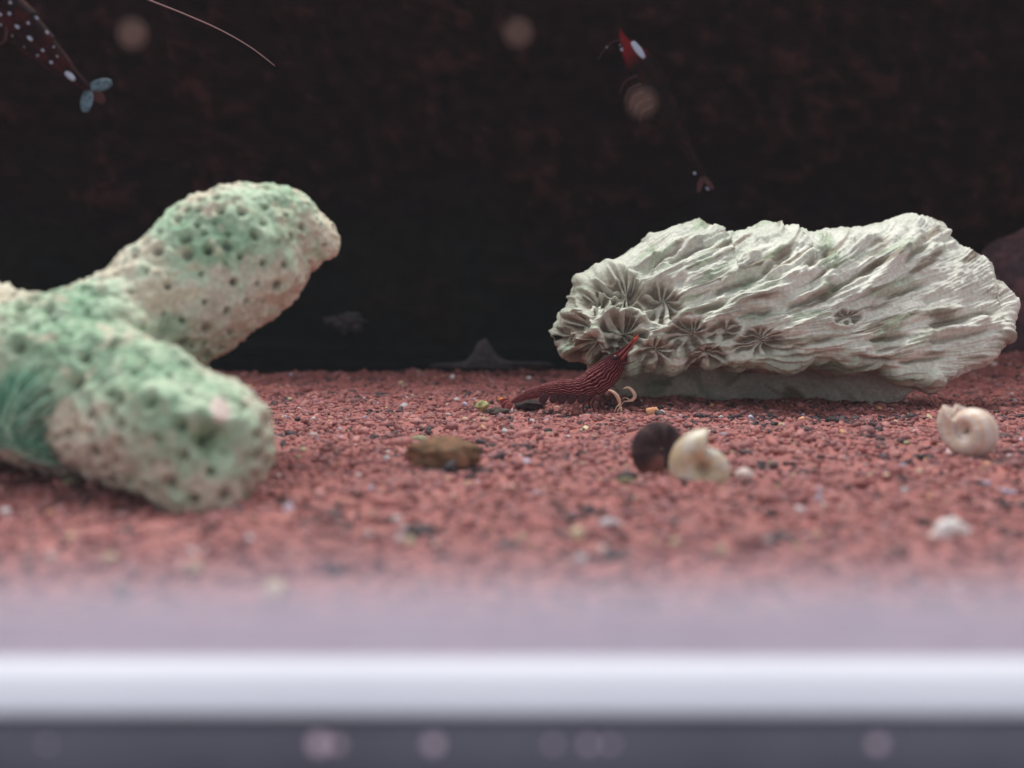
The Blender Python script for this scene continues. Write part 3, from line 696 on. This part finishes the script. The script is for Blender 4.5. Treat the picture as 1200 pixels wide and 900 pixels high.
# ------------------------------------------------------------------ shells
def spiral_shell(turns, growth, tube_r, rise, n=150, nr=36, wall=0.88, squash=1.0, ribs=0, ribamp=0.0):
    """coiled tube, outer radius 1 at its mouth; returns verts, faces, (t, v) for colouring"""
    t = np.linspace(0, 1, n); th = t * turns * 2 * np.pi; r = np.exp(growth * (t - 1) * turns)
    v = np.linspace(0, 2 * np.pi, nr, endpoint=False)
    def surf(kr):
        c = (1 - tube_r) * r; R = tube_r * r * kr
        rb = 1 + ribamp * np.cos(ribs * v)[None, :] if ribs else np.ones((1, nr))
        rb = rb * (1 + 0.02 * np.sin(th * 26)[:, None] + 0.012 * np.sin(th * 61 + 2 * np.sin(th * 7))[:, None])
        q_ = c[:, None] + R[:, None] * np.cos(v)[None] * rb
        return np.stack([q_ * np.cos(th)[:, None], q_ * np.sin(th)[:, None], -(rise * r)[:, None] + rise + squash * R[:, None] * np.sin(v)[None] * rb], -1)
    O = surf(1.0); I = surf(wall)[-45:][::-1]
    V = np.concatenate([O.reshape(-1, 3), I.reshape(-1, 3)]); nt = n + 45
    tt = np.concatenate([np.repeat(t, nr), np.repeat(t[-45:][::-1], nr)]); v2 = np.tile(v, nt)
    Fc = [tuple(f) for f in grid_faces(nt, nr)] + [tuple(range(nr - 1, -1, -1))]
    inner = np.concatenate([np.zeros(n * nr), np.ones(45 * nr)])
    return V, Fc, tt, v2, inner
def place_shell(name, label, V, Fc, col, px_c, py_c, Y, R_px, rot, cat='snail shell', group=None, mat=None, sink=True):
    V = V * R_px * mpp(Y); M_ = np.array(rot)
    V = V @ M_.T; ctr = (V.max(0) + V.min(0)) / 2
    V = V - ctr + at(px_c, py_c, Y)
    loc = np.array([V[:, 0].mean(), V[:, 1].mean(), V[:, 2].min()])
    o = obj(name, make_mesh(name, V - loc, Fc, col), mat or M_shell, None, loc)
    return tag(o, label, cat, group)
def rotm(rx, ry, rz):
    return np.array(Matrix.Rotation(math.radians(rz), 3, 'Z') @ Matrix.Rotation(math.radians(ry), 3, 'Y') @ Matrix.Rotation(math.radians(rx), 3, 'X'))

# dark ramshorn
V, Fc, tt, v2, inn = spiral_shell(3.2, 0.50, 0.45, 0.16, squash=0.9)
c = mixc((0.020, 0.010, 0.014), (0.040, 0.018, 0.020), smooth(-.3, .5, fbm(V * 3, 3)))
c = mixc(c, (0.09, 0.05, 0.045), smooth(0.3, 0.9, np.sin(tt * 150)) * 0.5)
c = mixc(c, (0.30, 0.12, 0.09), smooth(0.94, 0.99, tt) * 0.6)
place_shell('snail_shell', 'dark brown coiled snail shell touching the cream shell', V, Fc, c, 771, 530, 0.0915, 41, rotm(80, 0, 14) @ rotm(0, 0, 190), mat=M_rock)
# cream ramshorn
V, Fc, tt, v2, inn = spiral_shell(2.6, 0.62, 0.44, -0.12, squash=1.1, ribs=0)
V = V @ rotm(0, 0, -121).T; V[:, 0] *= -1
fb = fbm(V * 2.3 + 3, 3)
c = mixc((0.62, 0.50, 0.33), (0.72, 0.66, 0.54), smooth(-.3, .4, fb))
c = mixc(c, (0.55, 0.36, 0.19), smooth(0.2, 0.7, fbm(V * 1.6 + 30, 2)) * 0.8)
c = c * (1 - 0.16 * smooth(0.2, 0.9, np.sin(tt * 120 + 3 * fb)))[:, None]
place_shell('snail_shell', 'cream coiled snail shell with tan stains leaning against the dark shell', V, Fc, c, 819, 543, 0.0870, 49, rotm(82, 0, -14))
# ribbed broken shell
V, Fc, tt, v2, inn = spiral_shell(2.2, 0.50, 0.44, -0.3, squash=1.35, ribs=16, ribamp=0.03, wall=0.9)
jag = smooth(0.86, 1.0, tt) * pnoise(np.stack([np.cos(v2) * 2.2, np.sin(v2) * 2.2, v2 * 0], 1))
V = V * (1 + 0.6 * jag[:, None])
band = smooth(0.25, 0.85, np.cos(v2 * 7 + 0.6 * np.sin(tt * 30)))
c = mixc((0.74, 0.62, 0.54), (0.66, 0.42, 0.24), band * 0.55)
c = mixc(c, (0.78, 0.70, 0.66), inn * 0.8)
place_shell('snail_shell', 'broken white and tan ribbed snail shell lying near the jagged coral rim', V, Fc, c, 1132, 507, 0.0985, 41, rotm(0, 0, 28) @ rotm(0, 90, 0) @ rotm(0, 0, 60))

def chunk(name, label, cat, px_c, base_py, wpx, hpx, mat, colA, colB, dep=0.8, freq=1.4, amp=0.35, seed=0, sub=4, sink=0.12, group=None, Y=None, z=None, peak=None, rotz=0):
    """irregular lump standing on the gravel; wpx, hpx are its size in the photo"""
    g0 = ground(px_c, base_py); Yc = (g0[1] if Y is None else Y); s_ = mpp(Yc)
    B_, T_ = ico(sub); n_ = fbm(B_ * freq + seed * 13.7, 3)
    V_ = B_ * (1 + amp * n_)[:, None]
    V_ = (V_ - (V_.max(0) + V_.min(0)) / 2) / (V_.max(0) - V_.min(0))
    V_ *= np.array([wpx * s_, dep * wpx * s_, hpx * s_])
    if peak is not None: V_[:, 2] *= 0.35 + 1.5 * np.exp(-((V_[:, 0] / (wpx * s_) - peak) / 0.09) ** 2); V_[:, 2] = np.maximum(V_[:, 2], -0.08 * hpx * s_)
    if rotz:
        a = math.radians(rotz); V_ = np.stack([V_[:, 0] * math.cos(a) - V_[:, 1] * math.sin(a), V_[:, 0] * math.sin(a) + V_[:, 1] * math.cos(a), V_[:, 2]], 1)
    zb = at(px_c, base_py, Yc)[2] if z is None else z
    V_[:, 2] -= V_[:, 2].min() + sink * hpx * s_
    c_ = mixc(colA, colB, smooth(-0.4, 0.5, fbm(B_ * freq * 2.5 + seed * 3.1 + 50, 3)))
    x_ = at(px_c, base_py, Yc)[0]
    o = obj(name, make_mesh(name, V_, T_, c_), mat, None, (x_, Yc, zb))
    if label: tag(o, label, cat, group)
    return o
chunk('pebble', 'rounded olive brown pebble lying alone on red gravel', 'pebble', 520, 550, 92, 46, M_rock, (0.13, 0.085, 0.045), (0.24, 0.12, 0.07), 0.55, 1.2, 0.3, 3)
chunk('shell_chip', 'small white shell chip beside the cream coiled shell', 'shell chip', 873, 562, 26, 16, M_shell, (0.80, 0.68, 0.64), (0.62, 0.52, 0.46), 0.6, 1.6, 0.4, 5, 3)
V, Fc, tt, v2, inn = spiral_shell(1.35, 0.8, 0.40, 0.1, n=70, squash=0.9)
V = V * (1 + 0.35 * pnoise(V * 2.2 + 5)[:, None]); V = V @ rotm(0, 0, 40).T
c = mixc((0.92, 0.84, 0.80), (0.84, 0.68, 0.58), smooth(-.2, .5, fbm(V * 2, 2)))
place_shell('shell_chip', 'small white curled shell fragment in front of the broken ribbed shell', V, Fc, c, 1114, 636, 0.0655, 39, rotm(78, 0, 10), 'shell chip')
chunk('gravel_chip', 'orange gravel chip just past the cream claws of the striped shrimp', 'gravel chip', 765, 489, 17, 14, M_rock, (0.66, 0.30, 0.15), (0.6, 0.36, 0.22), 0.8, 1.5, 0.4, 4, 2)
chunk('gravel_chip', 'bright orange fleck at the tail of the striped shrimp', 'gravel chip', 589, 471, 12, 6, M_rock, (0.75, 0.25, 0.05), (0.6, 0.25, 0.08), 0.8, 1.5, 0.4, 14, 2)
chunk('plant_crumb', 'yellow-green crumb of plant beside a dark flat flake', 'crumb', 565, 481, 17, 14, M_rock, (0.48, 0.45, 0.22), (0.36, 0.36, 0.15), 0.8, 1.7, 0.5, 6, 3)
chunk('dark_flake', 'dark flat flake lying next to the yellow-green crumb', 'flake', 582, 486, 34, 10, M_rock, (0.05, 0.04, 0.035), (0.10, 0.07, 0.06), 0.7, 1.7, 0.5, 7, 3)
chunk('dark_flake', 'charcoal lump under the tail of the striped shrimp', 'flake', 622, 480, 40, 14, M_rock, (0.035, 0.026, 0.028), (0.06, 0.04, 0.04), 0.7, 1.7, 0.5, 17, 3)
chunk('dark_flake', 'charcoal lump lying between the ribbed coral and the broken shell', 'flake', 975, 496, 18, 9, M_rock, (0.03, 0.028, 0.03), (0.06, 0.045, 0.045), 0.7, 1.7, 0.5, 19, 3)
chunk('plant_crumb', 'pale yellow crumb on gravel in front of the forked coral tip', 'crumb', 320, 702, 26, 26, M_rock, (0.72, 0.66, 0.42), (0.66, 0.56, 0.36), 0.9, 1.3, 0.25, 21, 3)
chunk('plant_crumb', 'pale yellow crumb midway between the pebble and the front seam', 'crumb', 676, 632, 17, 17, M_rock, (0.75, 0.66, 0.45), (0.66, 0.56, 0.36), 0.9, 1.3, 0.25, 22, 3)
chunk('background_chip', 'dim grey pointed chip on the ledge at the foot of the dark wall', 'chip', 575, 427, 150, 38, M_rock, (0.060, 0.054, 0.056), (0.04, 0.036, 0.038), 0.14, 1.0, 0.3, 41, 4, Y=0.1945, peak=-0.06)
chunk('background_chip', 'faint grey lump clinging to the dark wall beside the forked coral tip', 'chip', 405, 393, 54, 28, M_rock, (0.055, 0.05, 0.05), (0.03, 0.028, 0.028), 0.5, 1.6, 0.7, 33, 4, Y=0.2105, sink=0)
chunk('red_rock', 'rough reddish rock standing in the corner behind the jagged coral rim', 'rock', 1262, 470, 330, 240, M_rock, (0.12, 0.055, 0.06), (0.06, 0.035, 0.042), 0.3, 1.0, 0.22, 12, 5, Y=0.201)

# pale beads and bits scattered on the gravel, each a grain one can point to
beads = [(453, 540, 10), (545, 495, 10), (598, 484, 10), (623, 497, 10), (355, 531, 11), (577, 497, 8), (592, 509, 11), (545, 476, 8), (655, 552, 11), (700, 545, 9),
         (960, 578, 12), (990, 540, 8), (1020, 560, 10), (915, 500, 8), (880, 492, 9), (1060, 578, 12), (1090, 552, 10), (530, 588, 14), (465, 612, 14), (430, 632, 16),
         (600, 575, 13), (745, 590, 14), (765, 602, 14), (900, 640, 18), (845, 650, 18), (790, 640, 16), (480, 640, 18), (680, 660, 18), (500, 690, 20), (140, 690, 22),
         (60, 660, 20), (230, 672, 20), (985, 600, 12), (1180, 580, 12), (1175, 640, 15), (420, 560, 9), (400, 515, 8), (340, 470, 7), (470, 452, 9), (530, 444, 9), (620, 446, 9)]
tones = [(0.52, 0.47, 0.58), (0.66, 0.60, 0.60), (0.66, 0.40, 0.34), (0.62, 0.52, 0.34), (0.60, 0.44, 0.42)]
for i, (bx, by, bw) in enumerate(beads):
    t_ = (0.78, 0.74, 0.74) if i == 0 else tones[int(rng.integers(0, 5))]
    o = chunk('pale_grain', None, None, bx, by, bw * .85, bw * .72, M_rock, t_, tuple(np.array(t_) * .75), 0.9, 1.2, 0.15 if i < 6 else 0.4, 60 + i, 2, sink=0.1)
    o.parent = bpy.data.objects['gravel_bed']

# ------------------------------------------------------------------ specks on the glass and droplet glints painted as pale lumps
for i, (sx, sy, r, lab) in enumerate([(155, 40, 8, 'brown speck stuck on the front glass above the forked coral'),
                                      (607, 38, 7, 'brown speck stuck on the front glass over the dark wall middle'),
                                      (752, 120, 7, 'greyish speck stuck on the front glass over the hanging shrimp')]):
    B_, T_ = ico(3); Y_ = 0.0410; s_ = mpp(Y_)
    V_ = B_ * (1 + 0.2 * fbm(B_ * 1.5 + i * 7, 2))[:, None] * np.array([r * s_, 0.00022, r * s_ * 1.1])
    o = obj('glass_speck', make_mesh('glass_speck', V_, T_), M_speck, None, at(sx, sy, Y_)); tag(o, lab, 'speck', 'specks on the front glass')
for i, (sx, r) in enumerate([(374, 11), (394, 7), (508, 9), (648, 5), (690, 6), (715, 5), (1028, 8), (55, 4)]):
    gp = at(sx, 872, 0.0380); B_, T_ = ico(3); s_ = mpp(gp[1])
    V_ = B_ * (1 + 0.15 * fbm(B_ * 1.5 + i * 5, 2))[:, None] * r * s_ * np.array([1, .5, 1])
    o = obj('crumb', make_mesh('crumb', V_, T_), M_glint, None, gp); tag(o, 'pale pinkish lump painted as a droplet glint on the dark base frame under the white edge', 'crumb', 'painted glints on the base frame')  # each 'crumb' object is a droplet glint built as a pale lump
